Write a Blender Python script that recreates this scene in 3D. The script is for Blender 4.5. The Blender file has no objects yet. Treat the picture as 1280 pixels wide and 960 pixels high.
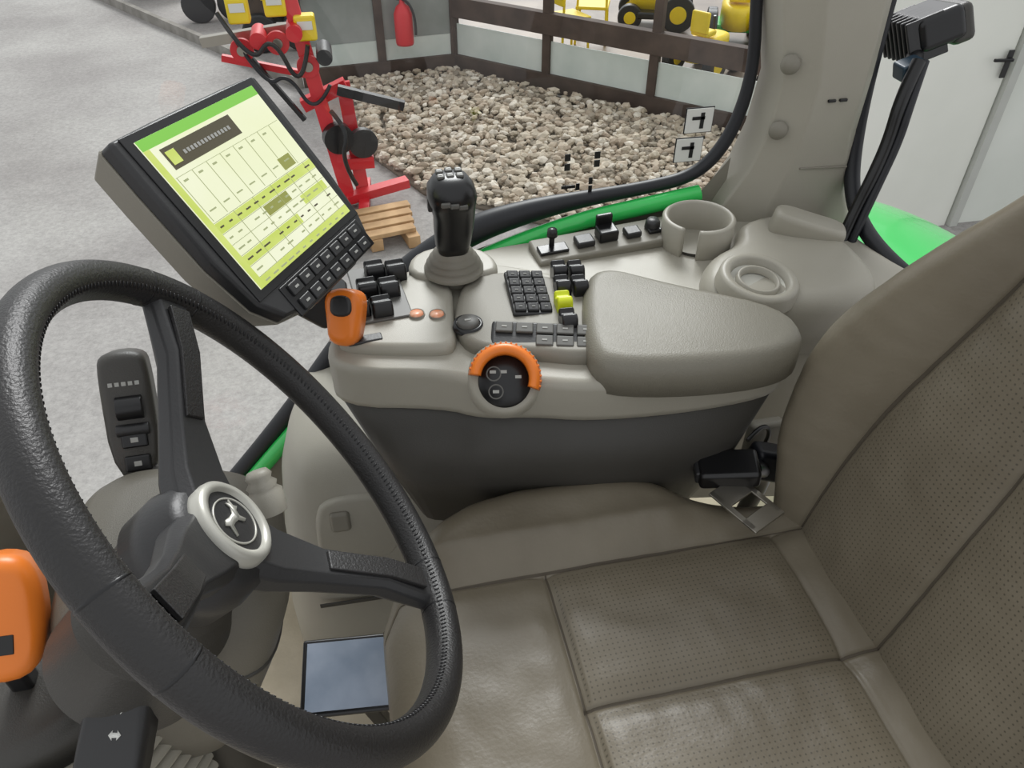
import bpy, bmesh, math, random
from mathutils import Vector, Matrix, noise
random.seed(7)
C=bpy.context.collection
sc=bpy.context.scene
sc.view_settings.view_transform='Standard'

# ------------------------------------------------------------------ helpers
def lin(c):
    return tuple(((v/255)/12.92 if v/255<=.04045 else ((v/255+.055)/1.055)**2.4) for v in c)+(1,)
MATS={}
def mat(name,rgb,rough=.5,metal=0,var=0,vscale=8,bump=0,bscale=400,rgb2=None,emit=0,spec=.5,coat=0,lit=False):
    if name in MATS: return MATS[name]
    m=bpy.data.materials.new(name); m.use_nodes=True
    nt=m.node_tree; b=nt.nodes['Principled BSDF']
    b.inputs['Base Color'].default_value=lin(rgb); b.inputs['Roughness'].default_value=rough
    b.inputs['Metallic'].default_value=metal; b.inputs['Specular IOR Level'].default_value=spec
    b.inputs['Coat Weight'].default_value=coat
    tc=nt.nodes.new('ShaderNodeTexCoord')
    if rgb2 is None:
        v=var if var else 4
        rgb2=tuple(max(0,c-v) for c in rgb)
    n=nt.nodes.new('ShaderNodeTexNoise'); n.inputs['Scale'].default_value=vscale; n.inputs['Detail'].default_value=6
    nt.links.new(tc.outputs['Object'],n.inputs['Vector'])
    r=nt.nodes.new('ShaderNodeValToRGB'); r.color_ramp.elements[0].position=.35; r.color_ramp.elements[1].position=.65
    r.color_ramp.elements[0].color=lin(rgb2); r.color_ramp.elements[1].color=lin(rgb)
    nt.links.new(n.outputs['Fac'],r.inputs['Fac'])
    if lit:
        b.inputs['Base Color'].default_value=(.02,.02,.02,1)
    else: nt.links.new(r.outputs['Color'],b.inputs['Base Color'])
    if bump:
        n2=nt.nodes.new('ShaderNodeTexNoise'); n2.inputs['Scale'].default_value=bscale; n2.inputs['Detail'].default_value=3
        nt.links.new(tc.outputs['Object'],n2.inputs['Vector'])
        bp=nt.nodes.new('ShaderNodeBump'); bp.inputs['Strength'].default_value=bump; bp.inputs['Distance'].default_value=.002
        nt.links.new(n2.outputs['Fac'],bp.inputs['Height']); nt.links.new(bp.outputs['Normal'],b.inputs['Normal'])
    if emit:
        nt.links.new(r.outputs['Color'],b.inputs['Emission Color']); b.inputs['Emission Strength'].default_value=emit
    MATS[name]=m; return m

def empty(name,loc=(0,0,0)):
    o=bpy.data.objects.new(name,None); C.objects.link(o); o.empty_display_size=.05; return o
def finish(name,bm,m,parent=None,M=None,bevel=0,seg=3,smooth=True,subsurf=0,angle=30):
    bmesh.ops.recalc_face_normals(bm,faces=bm.faces[:])
    me=bpy.data.meshes.new(name); bm.to_mesh(me); bm.free()
    for mm in (m if isinstance(m,(list,tuple)) else [m]): me.materials.append(mm)
    if smooth:
        for p in me.polygons: p.use_smooth=True
    o=bpy.data.objects.new(name,me); C.objects.link(o)
    if M is not None: o.matrix_world=M
    if parent: o.parent=parent
    if bevel:
        b=o.modifiers.new('b','BEVEL'); b.width=bevel; b.segments=seg; b.limit_method='ANGLE'; b.angle_limit=math.radians(angle); b.harden_normals=True
    if subsurf:
        s=o.modifiers.new('s','SUBSURF'); s.levels=subsurf; s.render_levels=subsurf
    return o
def frame(o,x,y):
    x=Vector(x).normalized(); y=Vector(y); y=(y-x*y.dot(x)).normalized(); z=x.cross(y)
    return Matrix(((x.x,y.x,z.x,o[0]),(x.y,y.y,z.y,o[1]),(x.z,y.z,z.z,o[2]),(0,0,0,1)))
def T(x,y,z): return Matrix.Translation((x,y,z))
def box(name,size,M,m,parent=None,bevel=.003,seg=3,taper=1.0):
    bm=bmesh.new(); bmesh.ops.create_cube(bm,size=1)
    for v in bm.verts:
        k=taper if v.co.z>0 else 1
        v.co=Vector((v.co.x*size[0]*k,v.co.y*size[1]*k,v.co.z*size[2]))
    return finish(name,bm,m,parent,M,bevel=min(bevel,min(size)*.45),seg=seg)
def cyl(name,r,h,M,m,parent=None,bevel=.001,n=40,r2=None):
    bm=bmesh.new(); bmesh.ops.create_cone(bm,cap_ends=True,segments=n,radius1=r,radius2=r if r2 is None else r2,depth=h)
    return finish(name,bm,m,parent,M,bevel=bevel,seg=2)
def beam(name,a,b,w,h,m,parent=None,bevel=.002):
    a=Vector(a);b=Vector(b);d=b-a
    up=Vector((0,0,1)) if abs(d.normalized().z)<.9 else Vector((0,1,0))
    M=frame((a+b)/2,d,up)
    return box(name,(d.length,h,w),M,m,parent,bevel)
def tube(name,pts,r,m,parent=None,closed=False,radii=None,flat=None):
    cu=bpy.data.curves.new(name,'CURVE'); cu.dimensions='3D'; cu.bevel_depth=r; cu.bevel_resolution=6; cu.resolution_u=10; cu.use_fill_caps=True
    s=cu.splines.new('NURBS'); s.points.add(len(pts)-1)
    for i,p in enumerate(pts):
        s.points[i].co=(*p,1)
        if radii: s.points[i].radius=radii[i]
    s.order_u=3; s.use_endpoint_u=not closed; s.use_cyclic_u=closed
    cu.materials.append(m); o=bpy.data.objects.new(name,cu); C.objects.link(o)
    dg=bpy.context.evaluated_depsgraph_get(); me=bpy.data.meshes.new_from_object(o.evaluated_get(dg))
    bpy.data.objects.remove(o); 
    for p in me.polygons: p.use_smooth=True
    o=bpy.data.objects.new(name,me); C.objects.link(o)
    if parent: o.parent=parent
    return o
def lathe(name,prof,M,m,parent=None,n=64,a0=0,a1=2*math.pi,scale=(1,1),bevel=0):
    bm=bmesh.new(); full=abs(a1-a0-2*math.pi)<1e-4
    cols=[]
    k=n if full else n+1
    for i in range(k):
        a=a0+(a1-a0)*i/n
        cols.append([bm.verts.new((r*math.cos(a)*scale[0],r*math.sin(a)*scale[1],z)) for r,z in prof])
    for i in range(n):
        c1=cols[i]; c2=cols[(i+1)%k]
        for j in range(len(prof)-1):
            bm.faces.new((c1[j],c2[j],c2[j+1],c1[j+1]))
    if not full and prof[0]==prof[-1]:
        bm.faces.new(cols[0][:-1]); bm.faces.new(cols[-1][:-1])
    bmesh.ops.remove_doubles(bm,verts=bm.verts[:],dist=1e-5)
    return finish(name,bm,m,parent,M,bevel=bevel,seg=2)
def chaikin(p,n=2,closed=True):
    p=[Vector(q) for q in p]
    for _ in range(n):
        o=[]
        for i in range(len(p)):
            a=p[i]; b=p[(i+1)%len(p)]
            o+= [a*.75+b*.25,a*.25+b*.75]
        p=o
    return p
def loft(name,rings,m,parent=None,M=None,bevel=0,caps=True,seg=3,subsurf=0,mats_i=None):
    bm=bmesh.new(); R=[[bm.verts.new(p) for p in r] for r in rings]; n=len(R[0])
    for j in range(len(R)-1):
        for i in range(n):
            f=bm.faces.new((R[j][i],R[j][(i+1)%n],R[j+1][(i+1)%n],R[j+1][i]))
            if mats_i: f.material_index=mats_i[j]
    if caps:
        bm.faces.new(R[0]); f=bm.faces.new(R[-1])
        if mats_i: f.material_index=mats_i[-1]
    return finish(name,bm,m,parent,M,bevel=bevel,seg=seg,subsurf=subsurf)
def shrink(r,f,dz=0):
    c=sum(r,Vector())/len(r)
    out=[]
    for p in r:
        d=(p-c); d.z=0; L=d.length
        q=p-d.normalized()*min(f,L*.9); q.z+=dz; out.append(q)
    return out
def pillow(name,outline,z0,z1,m,parent,rnd=.015,ch=2,zfun=None,M=None):
    o=chaikin([(x,y,0) for x,y in outline],ch)
    rings=[]
    rings.append([Vector((p.x,p.y,z0)) for p in o])
    for k in range(0,7):
        a=k/6*math.pi/2
        s=shrink(o,rnd*(1-math.cos(a)))
        rings.append([Vector((p.x,p.y,z1-rnd+rnd*math.sin(a)+(zfun(p.x,p.y) if zfun else 0))) for p in s])
    return loft(name,rings,m,parent,M)
def prism(name,outline,t,m,parent=None,M=None,bevel=.0,ch=0):
    o=[Vector((x,y,0)) for x,y in outline]
    if ch: o=chaikin(o,ch)
    return loft(name,[[Vector((p.x,p.y,0)) for p in o],[Vector((p.x,p.y,t)) for p in o]],m,parent,M,bevel=bevel)

# ------------------------------------------------------------------ materials
light=mat('trim_light',(162,158,146),.4,bump=.15,bscale=900)
mid=mat('trim_mid',(132,128,117),.5,bump=.15,bscale=900)
colm=mat('column_trim',(104,100,90),.5,bump=.2,bscale=800)
padm=mat('armrest_vinyl',(126,122,110),.42,bump=.3,bscale=700)
dark=mat('trim_dark',(64,62,58),.45,bump=.2,bscale=700)
keym=mat('key_grey',(92,91,87),.45)
vdark=mat('plastic_dark',(44,44,45),.4,bump=.1)
black=mat('plastic_black',(22,22,24),.3)
rubber=mat('rubber_black',(26,28,34),.45)
leather=mat('wheel_leather',(38,37,37),.4,bump=.35,bscale=500)
orange=mat('orange_plastic',(240,130,42),.35)
green=mat('green_paint',(50,200,92),.25,coat=.5)
silver=mat('silver_ring',(190,189,180),.35,metal=.3)
steel=mat('steel',(165,160,150),.3,metal=.9)
white=mat('white_print',(220,220,215),.6)
print_=mat('grey_print',(165,165,160),.6)
lime=mat('lime_plastic',(215,225,30),.4)
seatm=mat('seat_leather',(125,117,101),.38,rgb2=(106,98,83),vscale=4.5,bump=.16,bscale=220)
seamm=mat('seat_seam',(84,76,64),.7)
wood=mat('brown_timber',(84,70,62),.8,rgb2=(66,54,48),vscale=6)
redm=mat('red_paint',(210,38,48),.4)
yellow=mat('yellow_paint',(240,210,30),.4)

pm=seatm.copy(); pm.name='seat_perforated'; nt=pm.node_tree; b=nt.nodes['Principled BSDF']
tc=nt.nodes.new('ShaderNodeUVMap')
vm=nt.nodes.new('ShaderNodeVectorMath'); vm.operation='SCALE'; vm.inputs['Scale'].default_value=1/.0058
fr=nt.nodes.new('ShaderNodeVectorMath'); fr.operation='FRACTION'
sb=nt.nodes.new('ShaderNodeVectorMath'); sb.operation='SUBTRACT'; sb.inputs[1].default_value=(.5,.5,0)
ln=nt.nodes.new('ShaderNodeVectorMath'); ln.operation='LENGTH'
cr=nt.nodes.new('ShaderNodeMapRange'); cr.inputs['From Min'].default_value=.10; cr.inputs['From Max'].default_value=.22; cr.inputs['To Min'].default_value=.5; cr.inputs['To Max'].default_value=1
nt.links.new(tc.outputs[0],vm.inputs[0]); nt.links.new(vm.outputs[0],fr.inputs[0]); nt.links.new(fr.outputs[0],sb.inputs[0]); nt.links.new(sb.outputs[0],ln.inputs[0]); nt.links.new(ln.outputs['Value'],cr.inputs['Value'])
mx=nt.nodes.new('ShaderNodeMix'); mx.data_type='RGBA'; mx.blend_type='MULTIPLY'; mx.inputs[0].default_value=1
src=[l.from_socket for l in nt.links if l.to_socket==b.inputs['Base Color']][0]
nt.links.new(src,mx.inputs[6]); nt.links.new(cr.outputs[0],mx.inputs[7]); nt.links.new(mx.outputs[2],b.inputs['Base Color'])

# ------------------------------------------------------------------ camera / light
cam=bpy.data.cameras.new('camera'); cam.lens=27; cam.sensor_width=36; cam.clip_start=.02
co=bpy.data.objects.new('camera',cam); C.objects.link(co); co.location=(0,0,1.25); co.rotation_euler=(math.radians(50),0,math.radians(-12)); sc.camera=co
w=bpy.data.worlds.new('world'); sc.world=w; w.use_nodes=True
bg=w.node_tree.nodes['Background']; bg.inputs[0].default_value=(.97,.985,1,1); bg.inputs[1].default_value=.84
sun=bpy.data.lights.new('sun','SUN'); sun.energy=2.9; sun.angle=math.radians(26); so=bpy.data.objects.new('sun',sun); C.objects.link(so); so.rotation_euler=(math.radians(-48),math.radians(14),0)

# ------------------------------------------------------------------ steering wheel
n=Vector((.822,.115,.558)).normalized()
ex=(Vector((0,1,0))-n*n.y).normalized()
hub=Vector((-.095,.413,.823))
WM=frame(hub,ex,n.cross(ex))
sw=empty('steering_wheel')
R=.199
bm=bmesh.new(); N=160;K=28;rings=[]
for i in range(N):
    a=2*math.pi*i/N; ring=[]
    for j in range(K):
        b_=2*math.pi*j/K; rr=R+.0140*math.cos(b_); z=.0158*math.sin(b_)
        ring.append(bm.verts.new((rr*math.cos(a),rr*math.sin(a),z)))
    rings.append(ring)
for i in range(N):
    for j in range(K):
        bm.faces.new((rings[i][j],rings[(i+1)%N][j],rings[(i+1)%N][(j+1)%K],rings[i][(j+1)%K]))
finish('rim',bm,leather,sw,WM)
SA=[math.radians(32),math.radians(150),math.radians(272)]
HD=-.034
for k,a in enumerate(SA):
    Ms=WM@Matrix.Rotation(a,4,'Z')
    secs=[]
    for (r,wd,zc,th) in [(.02,.032,HD-.022,.02),(.05,.027,HD-.018,.018),(.09,.018,HD-.006,.016),(.14,.017,-.016,.014),(.192,.021,-.003,.011)]:
        secs.append([Vector((r,y*wd,zc+z*th)) for y,z in [(-1,-.5),(-1,.3),(-.75,.8),(.75,.8),(1,.3),(1,-.5),(.6,-1),(-.6,-1)]])
    loft('spoke_%d'%(k+1),secs,vdark,sw,Ms,bevel=.002)
    loft('spoke_inset_%d'%(k+1),[[Vector((r,y*wd,zc+z)) for y,z in [(-1,0),(1,0),(1,.004),(-1,.004)]] for r,wd,zc in [(.09,.010,HD+.0055),(.14,.0105,-.0055),(.178,.011,.0035)]],leather,sw,Ms,bevel=.001)
    for da in (-.13,.13):
        aa=a+da; Mj=WM@Matrix.Rotation(aa,4,'Z')@T(R,0,0)@Matrix.Rotation(math.pi/2,4,'X')
        bm=bmesh.new(); ringv=[]
        for j in range(32):
            t=2*math.pi*j/32
            ringv.append([bm.verts.new((.0143*math.cos(t)*s,.0161*math.sin(t)*s,zz)) for s,zz in ((.97,-.0012),(1.0,-.0004),(1.0,.0004),(.97,.0012))])
        for j in range(32):
            for q in range(3): bm.faces.new((ringv[j][q],ringv[(j+1)%32][q],ringv[(j+1)%32][q+1],ringv[j][q+1]))
        finish('joint_%d'%k,bm,black,sw,Mj)
bm=bmesh.new()
for i in range(260):
    a=2*math.pi*i/260
    p=Matrix.Rotation(a,4,'Z')@T(R-.0112,0,.0098)@Matrix.Rotation(.5,4,'Z')@Matrix.Rotation(-.9,4,'Y')@Matrix.Diagonal((.0028,.0009,.0007,1))
    bmesh.ops.create_icosphere(bm,subdivisions=1,radius=1,matrix=p)
finish('stitches',bm,black,sw,WM)
HM=WM@T(0,0,HD-.010)
lathe('hub_shell',[(.0,-.055),(.05,-.055),(.052,-.03),(.048,-.008),(.04,-.0),(0,-.0)],HM,vdark,sw)
lathe('badge_ring',[(.0265,.004),(.0275,.0105),(.032,.0120),(.0355,.009),(.037,.002),(.037,-.006)],HM,silver,sw)
cyl('badge_face',.0275,.004,HM@T(0,0,.0055),vdark,sw)
BRZ=math.radians(-35)
lathe('badge_oval',[(.0200,.0075),(.0200,.0085),(.0213,.0085),(.0213,.0075)],HM@Matrix.Rotation(BRZ,4,'Z'),silver,sw,scale=(1.12,.95))
deer=[(-.013,.001),(-.009,.004),(-.004,.004),(.002,.005),(.005,.009),(.004,.013),(.007,.011),(.009,.014),(.009,.009),(.012,.007),(.008,.005),(.007,.001),(.011,-.003),(.008,-.004),(.004,-.001),(-.002,-.001),(-.006,-.002),(-.009,-.009),(-.0105,-.009),(-.009,-.001)]
prism('deer',deer,.0012,silver,sw,HM@T(0,0,.0076)@Matrix.Rotation(BRZ,4,'Z')@Matrix.Scale(1.15,4))

# ------------------------------------------------------------------ steering column
col=empty('steering_column')
c0=HM@Vector((0,0,-.05)); c1=Vector((-.215,.47,.70)); ax=(c0-c1)
BMx=frame(c0,Vector((0,1,0)),ax.cross(Vector((0,1,0)))*1)
zdir=BMx.to_3x3()@Vector((0,0,1)); 
if zdir.dot(ax)<0: BMx=frame(c0,Vector((0,-1,0)),ax.cross(Vector((0,1,0))))
L=ax.length
lathe('boot',[(.044,.01),(.047,-.006),(.042,-.012),(.050,-.024),(.045,-.03),(.054,-.042),(.05,-.048),(.060,-.062),(.056,-.07),(.066,-L-.02)],BMx,dark,col)
CVM=frame((-.232,.502,.595),(1,0,-.28),(0,1,-.05))
cov=[(-.11,-.09),(-.115,.06),(-.07,.115),(.06,.12),(.115,.08),(.12,-.06),(.08,-.11),(-.07,-.115)]
cov=[(x*.88,y*.90) for x,y in cov]
rg=[]
for z,s in [(-.17,.66),(-.11,.82),(-.02,.95),(.05,1.0),(.085,.93),(.105,.78),(.115,.55)]:
    rg.append(chaikin([(x*s,y*s,z) for x,y in cov],3))
loft('cover',rg,colm,col,CVM)
rg=[]
for z,s in [(.003,.978),(.0,.982),(-.003,.976)]:
    rg.append(chaikin([(x*s,y*s,z) for x,y in cov],3))
loft('cover_joint',rg,dark,col,CVM)
cyl('column_shaft',.045,.36,T(-.26,.51,.22),dark,col)
lathe('tilt_knob',[(0,.012),(.009,.011),(.012,.006),(.010,.002),(.014,-.002),(.012,-.006),(.016,-.010),(.014,-.03)],frame((-.122,.505,.742),(1,.2,.1),(0,.8,-.5)),light,col)

sh=empty('shuttle_lever')
PM=frame((-.255,.637,.735),(.97,.12,-.1),(-.08,.50,.85))
pillow('body',[(-.023,-.070),(.023,-.070),(.024,.045),(.018,.062),(-.018,.062),(-.024,.045)],-.028,.012,dark,sh,rnd=.010,M=PM)
for i in range(2):
    box('button_%d'%i,(.024,.016,.006),PM@T(.002,-.050+i*.024,.012),black,sh,.002)
    box('mark_%d'%i,(.007,.005,.001),PM@T(.002,-.050+i*.024,.0153),print_,sh,.0003)
cyl('roller',.012,.024,PM@T(.002,.006,.010)@Matrix.Rotation(math.pi/2,4,'Y'),black,sh)
cyl('rocker_bar',.006,.030,PM@T(.002,-.016,.012)@Matrix.Rotation(math.pi/2,4,'Y'),vdark,sh)
for i in range(5): box('print_%d'%i,(.004,.004,.0006),PM@T(-.012+i*.006,.030,.0122),print_,sh,.0001)
beam('stem',(-.25,.61,.68),(-.24,.56,.66),.03,.03,dark,sh,.008)

st=empty('indicator_stalk')
SM=frame((-.233,.348,.675),(.97,-.2,0),(.25,.75,.45))
pillow('paddle',[(-.028,-.08),(.020,-.08),(.024,0),(.020,.06),(-.012,.075),(-.028,.03)],-.012,.012,vdark,st,rnd=.008,M=SM)
cyl('pivot',.017,.03,SM@T(-.02,.072,0),black,st)
for i,yy in enumerate((.020,.002,-.016)):
    prism('icon_%d'%i,[(-.008,0),(-.003,.006),(-.003,.003),(.003,.003),(.003,.006),(.008,0),(.003,-.006),(.003,-.003),(-.003,-.003),(-.003,-.006)] if i else [(-.008,-.005),(-.006,-.005),(-.006,.003),(.004,.003),(.004,-.005),(.006,-.005),(.006,.006),(-.008,.006)],.0006,white,st,SM@T(0.002,yy,.0122)@Matrix.Scale(.6,4))
ol=empty('parking_lever')
OM=frame((-.338,.447,.690),(.9,.1,-.2),(.1,.6,.7))
pillow('grip',[(-.03,-.05),(.02,-.055),(.033,-.02),(.025,.045),(-.005,.055),(-.03,.04)],-.02,.02,orange,ol,rnd=.014,M=OM)
beam('stem',(-.345,.43,.65),(-.37,.46,.5),.02,.02,black,ol,.005)
box('window',(.012,.016,.002),OM@T(.004,-.02,.020),black,ol,.001)
rb=empty('column_bellows')
for i in range(13):
    f=i/12
    dz=-.023*i
    pts=[(-.56,.47,.60+dz),(-.47,.36,.60+dz),(-.37,.335,.585+dz),(-.28,.37,.565+dz),(-.25,.45,.55+dz)]
    tube('rib_%d'%i,pts,.0078,light if i%1==0 else mid,rb)
pillow('core',[(-.56,.52),(-.55,.44),(-.46,.375),(-.37,.35),(-.29,.385),(-.265,.45),(-.28,.52)],.28,.605,dark,rb,rnd=.02)

# ------------------------------------------------------------------ monitor
mo=empty('touchscreen_monitor')
MM=frame((-.102,.740,.914),(.0985,.185,-.014),(-.072,.0655,.1205))
bz=[(-.115,-.075),(-.080,-.125),(.092,-.125),(.114,-.075),(.114,.088),(.109,.093),(-.110,.093),(-.115,.088)]
rg=[chaikin([(x*s,y*s,z) for x,y in bz],1) for z,s in [(-.055,.72),(-.05,.9),(-.012,1.0)]]
loft('back_shell',rg,mid,mo,MM,bevel=.002)
rg=[chaikin([(x*s,y*s,z) for x,y in bz],1) for z,s in [(-.012,.985),(.0,.985),(.004,.965)]]
loft('bezel',rg,vdark,mo,MM,bevel=.0015)
box('glass_border',(.206,.174,.002),MM@T(0,.002,.0045),black,mo,.0008)
scr=mat('screen_lit',(240,243,214),.3,rgb2=(232,237,194),vscale=6,emit=1.0,lit=True)
scr2=mat('screen_lime',(212,226,120),.3,rgb2=(196,214,90),vscale=20,emit=.95,lit=True)
scrg=mat('screen_green',(130,205,70),.3,emit=.95,lit=True)
scrd=mat('screen_olive',(78,70,40),.3,emit=.8,lit=True)
scrl=mat('screen_line',(170,178,130),.3,emit=.9,lit=True)
scro=mat('screen_olive_light',(150,155,70),.3,emit=.9,lit=True)
def sb_(nm,x0,x1,y0,y1,m,z=.0065): box(nm,((x1-x0)*.86,y1-y0,.0006),MM@T((x0+x1)/2*.86,(y0+y1)/2,z),m,mo,.0001)
box('screen',(.185,.158,.001),MM@T(0,.002,.0058),scr,mo,.0002)
sb_('header',-.107,.107,.071,.081,scrg)
sb_('left_bar',-.107,-.098,-.077,.071,scr2)
sb_('popup',-.088,.035,.046,.067,scrd,.007)
sb_('popup_icon',-.085,-.071,.050,.063,scr2,.0075)
for i in range(14): sb_('popup_txt%d'%i,-.062+i*.0062,-.058+i*.0062,.054,.058,print_,.0075)
for i in range(0,8): sb_('vline%d'%i,-.095+i*.0255,-.0944+i*.0255,-.006,.040,scrl)
sb_('table_head',-.096,.104,.040,.0405,scrl)
for i in range(7):
    sb_('axis_%d'%i,-.09+i*.0255,-.083+i*.0255,.034,.036,scrl,.0071)
    sb_('axis_b_%d'%i,-.09+i*.0255,-.079+i*.0255,.002,.0035,scrl,.0071)
for i in range(6): sb_('hline%d'%i,-.098,.107,-.008-i*.012,-.0074-i*.012,scrl)
for i in range(5): sb_('cell%d'%i,-.062+i*.038,-.0614+i*.038,-.068,-.008,scrl,.0069)
sb_('band_1',-.098,.107,-.019,-.0085,scr2,.0066)
sb_('band_2',-.098,.02,-.055,-.0445,scr2,.0066)
sb_('olive_1',-.02,.03,-.031,-.0205,scro,.0068)
sb_('olive_2',.055,.080,-.005,.008,scro,.0068)
sb_('olive_3',.045,.10,-.043,-.033,scr2,.0068)
sb_('footer',-.107,.107,-.077,-.068,scr2)
for r in range(6):
    for c in range(12):
        if random.random()<.8: sb_('txt%d_%d'%(r,c),-.094+c*.0165,-.094+c*.0165+random.uniform(.005,.012),-.0145-r*.012,-.0128-r*.012,scrd if r in (0,3) else scrl,.0071)
for i in range(12): sb_('brand%d'%i,-.02+i*.0045,-.0175+i*.0045,.0868,.0885,mid,.0045)
box('keypad',(.166,.034,.003),MM@T(.010,-.104,.004),black,mo,.0012)
for r in range(2):
    for c in range(7):
        box('key_%d_%d'%(r,c),(.0185,.0125,.004),MM@T(-.055+c*.0215,-.096-r*.0165,.0065),vdark,mo,.0015)
        box('key_mark_%d_%d'%(r,c),(.006,.0022,.0006),MM@T(-.055+c*.0215,-.096-r*.0165,.0087),print_,mo,.0001)
tube('arm',[(-.12,.80,.86),(-.10,.80,.80),(-.06,.80,.74),(-.03,.80,.70),(.0,.80,.67)],.02,vdark,mo)
box('bracket',(.07,.05,.05),frame((-.07,.78,.76),(1,0,-.9),(0,1,0)),black,mo,.008)

# ------------------------------------------------------------------ armrest console
cn=empty('armrest_console')
top=[(-.06,.70),(.06,.672),(.10,.645),(.16,.635),(.22,.615),(.33,.605),(.44,.61),(.475,.635),(.475,.68),(.42,.73),(.33,.78),(.27,.83),(.19,.885),(.09,.92),(.02,.885),(-.03,.81),(-.065,.76)]
bot=[(.02,.70),(.07,.685),(.10,.67),(.16,.66),(.22,.65),(.31,.64),(.37,.64),(.40,.66),(.40,.70),(.38,.73),(.32,.77),(.27,.79),(.19,.82),(.12,.83),(.08,.82),(.05,.79),(.03,.75)]
def ring(pl,zf): return chaikin([(x,y,zf(x)) for x,y in pl],2)
ztop=lambda x:.705-.01*(x-.2)
rt=ring(top,ztop)
rbm=ring(top,lambda x:.648+.0*x)
rb0=ring(bot,lambda x:.43)
rs=shrink(rbm,.006)
loft('skirt',[rb0,[ (a*.5+b_*.5)+Vector((0,-.012,0)) for a,b_ in zip(rb0,rs)],rs],dark,cn)
rings=[shrink(rbm,.008),shrink(rbm,.001,.002),[Vector((p.x,p.y,p.z+.01)) for p in rbm]]
for k in range(6):
    a=k/5*math.pi/2
    rings.append(shrink(rt,.012*(1-math.cos(a)),-.012+.012*math.sin(a)))
loft('housing',rings,light,cn)
pillow('front_deck',[(-.045,.725),(.055,.700),(.085,.70),(.09,.76),(.10,.84),(.07,.885),(.03,.85),(-.02,.79),(-.05,.75)],.69,.720,light,cn,rnd=.010)
pillow('key_ridge',[(.085,.735),(.10,.690),(.16,.672),(.235,.645),(.265,.67),(.275,.76),(.24,.815),(.17,.845),(.12,.845),(.10,.80)],.69,.722,mid,cn,rnd=.010)
pillow('armrest_pad',[(.222,.645),(.232,.610),(.33,.588),(.43,.586),(.475,.615),(.478,.67),(.395,.735),(.33,.780),(.295,.805),(.265,.798),(.236,.72)],.690,.738,padm,cn,rnd=.020,ch=2)
KS=frame((.183,.690,.7235),(.97,-.25,-.02),(.22,.9,.25))
box('key_strip',(.126,.042,.010),KS@T(.003,0,-.004),vdark,cn,.004)
for r in range(2):
    for c in range(5):
        if r==1 and c<2: continue
        box('strip_key_%d_%d'%(r,c),(.020,.0145,.004),KS@T(-.045+c*.0235,.009-r*.0175,.0028),keym,cn,.0015)
        box('strip_mark_%d_%d'%(r,c),(.006,.0022,.0005),KS@T(-.045+c*.0235,.009-r*.0175,.0051),print_,cn,.0002)
lathe('rotary_knob',[(0,.007),(.011,.007),(.013,.005),(.0135,0)],T(.103,.733,.722),keym,cn)
lathe('rotary_ring',[(.0138,.002),(.017,.003),(.0185,-.004)],T(.103,.733,.722),black,cn)
box('rotary_mark',(.008,.003,.0006),T(.103,.733,.7292),print_,cn,.0002)
KP=frame((.186,.778,.726),(.97,-.05,-.1),(.1,.97,.08))
box('keypad_plate',(.050,.086,.008),KP@T(0,0,-.002),vdark,cn,.003)
for r in range(5):
    for c in range(3):
        box('pad_key_%d_%d'%(r,c),(.0145,.0125,.005),KP@T(-.0158+c*.0158,.032-r*.0163,.004)@Matrix.Rotation(.2,4,'X'),vdark,cn,.002)
        box('pad_mark_%d_%d'%(r,c),(.004,.0010,.0005),KP@T(-.0158+c*.0158,.031-r*.0163,.0068),print_,cn,.0001)
def rocker(nm,x,y,m,wd=.040,ang=0,z=.722):
    M=frame((x,y,z),(math.cos(ang),math.sin(ang),0),(-math.sin(ang),math.cos(ang),0))
    prof=[(-.013,-.01),(-.0145,.006),(-.011,.016),(-.004,.019),(.002,.013),(.007,.011),(.013,.017),(.016,.010),(.014,-.01)]
    loft(nm,[[Vector((s*wd/2,py,pz)) for py,pz in prof] for s in (-1,1)],m,cn,M,bevel=.003)
for i in range(3):
    for j in range(2):
        rocker('scv_lever_%d_%d'%(i,j),-.020+.0265*j+.012*i,.785+.040*i-.004*j,black,.0245,.1)
box('scv_plate',(.062,.125,.004),frame((.005,.825,.721),(1,.1,0),(-.25,1,0)),keym,cn,.003)
for i,(x,y) in enumerate([(.243,.815),(.238,.780),(.230,.745),(.226,.708)]):
    for j in range(2):
        if i>=2 and j: continue
        rocker('rear_lever_%d_%d'%(i,j),x-.008+.021*j,y-.004*j,lime if (i==2 and j==0) else black,.019,-.05)
lampo=mat('lamp_amber',(235,150,110),.3,rgb2=(240,190,160),vscale=120)
for i,(x,y) in enumerate([(.046,.768),(.070,.762)]):
    lathe('lamp_ring_%d'%i,[(0,.003),(.008,.003),(.0085,0)],T(x,y,.720),lampo,cn)
    lathe('lamp_rim_%d'%i,[(.0085,.001),(.0095,.003),(.0105,-.001)],T(x,y,.720),mid,cn)
GL=frame((-.037,.738,.745),(.95,-.3,.05),(.12,.55,.83))
pillow('gear_lever_head',[(-.017,-.028),(.014,-.03),(.020,.0),(.022,.028),(.010,.036),(-.012,.036),(-.023,.026),(-.02,0)],-.016,.014,orange,cn,rnd=.012,M=GL)
pillow('gear_lever_cap',[(-.012,.004),(.012,.004),(.013,.022),(.006,.028),(-.007,.028),(-.013,.022)],.008,.017,vdark,cn,rnd=.004,M=GL)
box('gear_slot',(.04,.014,.004),frame((-.018,.732,.7195),(.9,.1,0),(-.1,.9,0)),vdark,cn,.002)
cyl('gear_stem',.008,.04,T(-.032,.74,.72),black,cn)
for i in range(4): box('gear_mark_%d'%i,(.006,.004,.001),T(-.055+.006*i,.735+.012*i,.722),white,cn,.0002)
DM=frame((.130,.652,.706),(.98,-.17,0),(.10,.62,.60))
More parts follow.
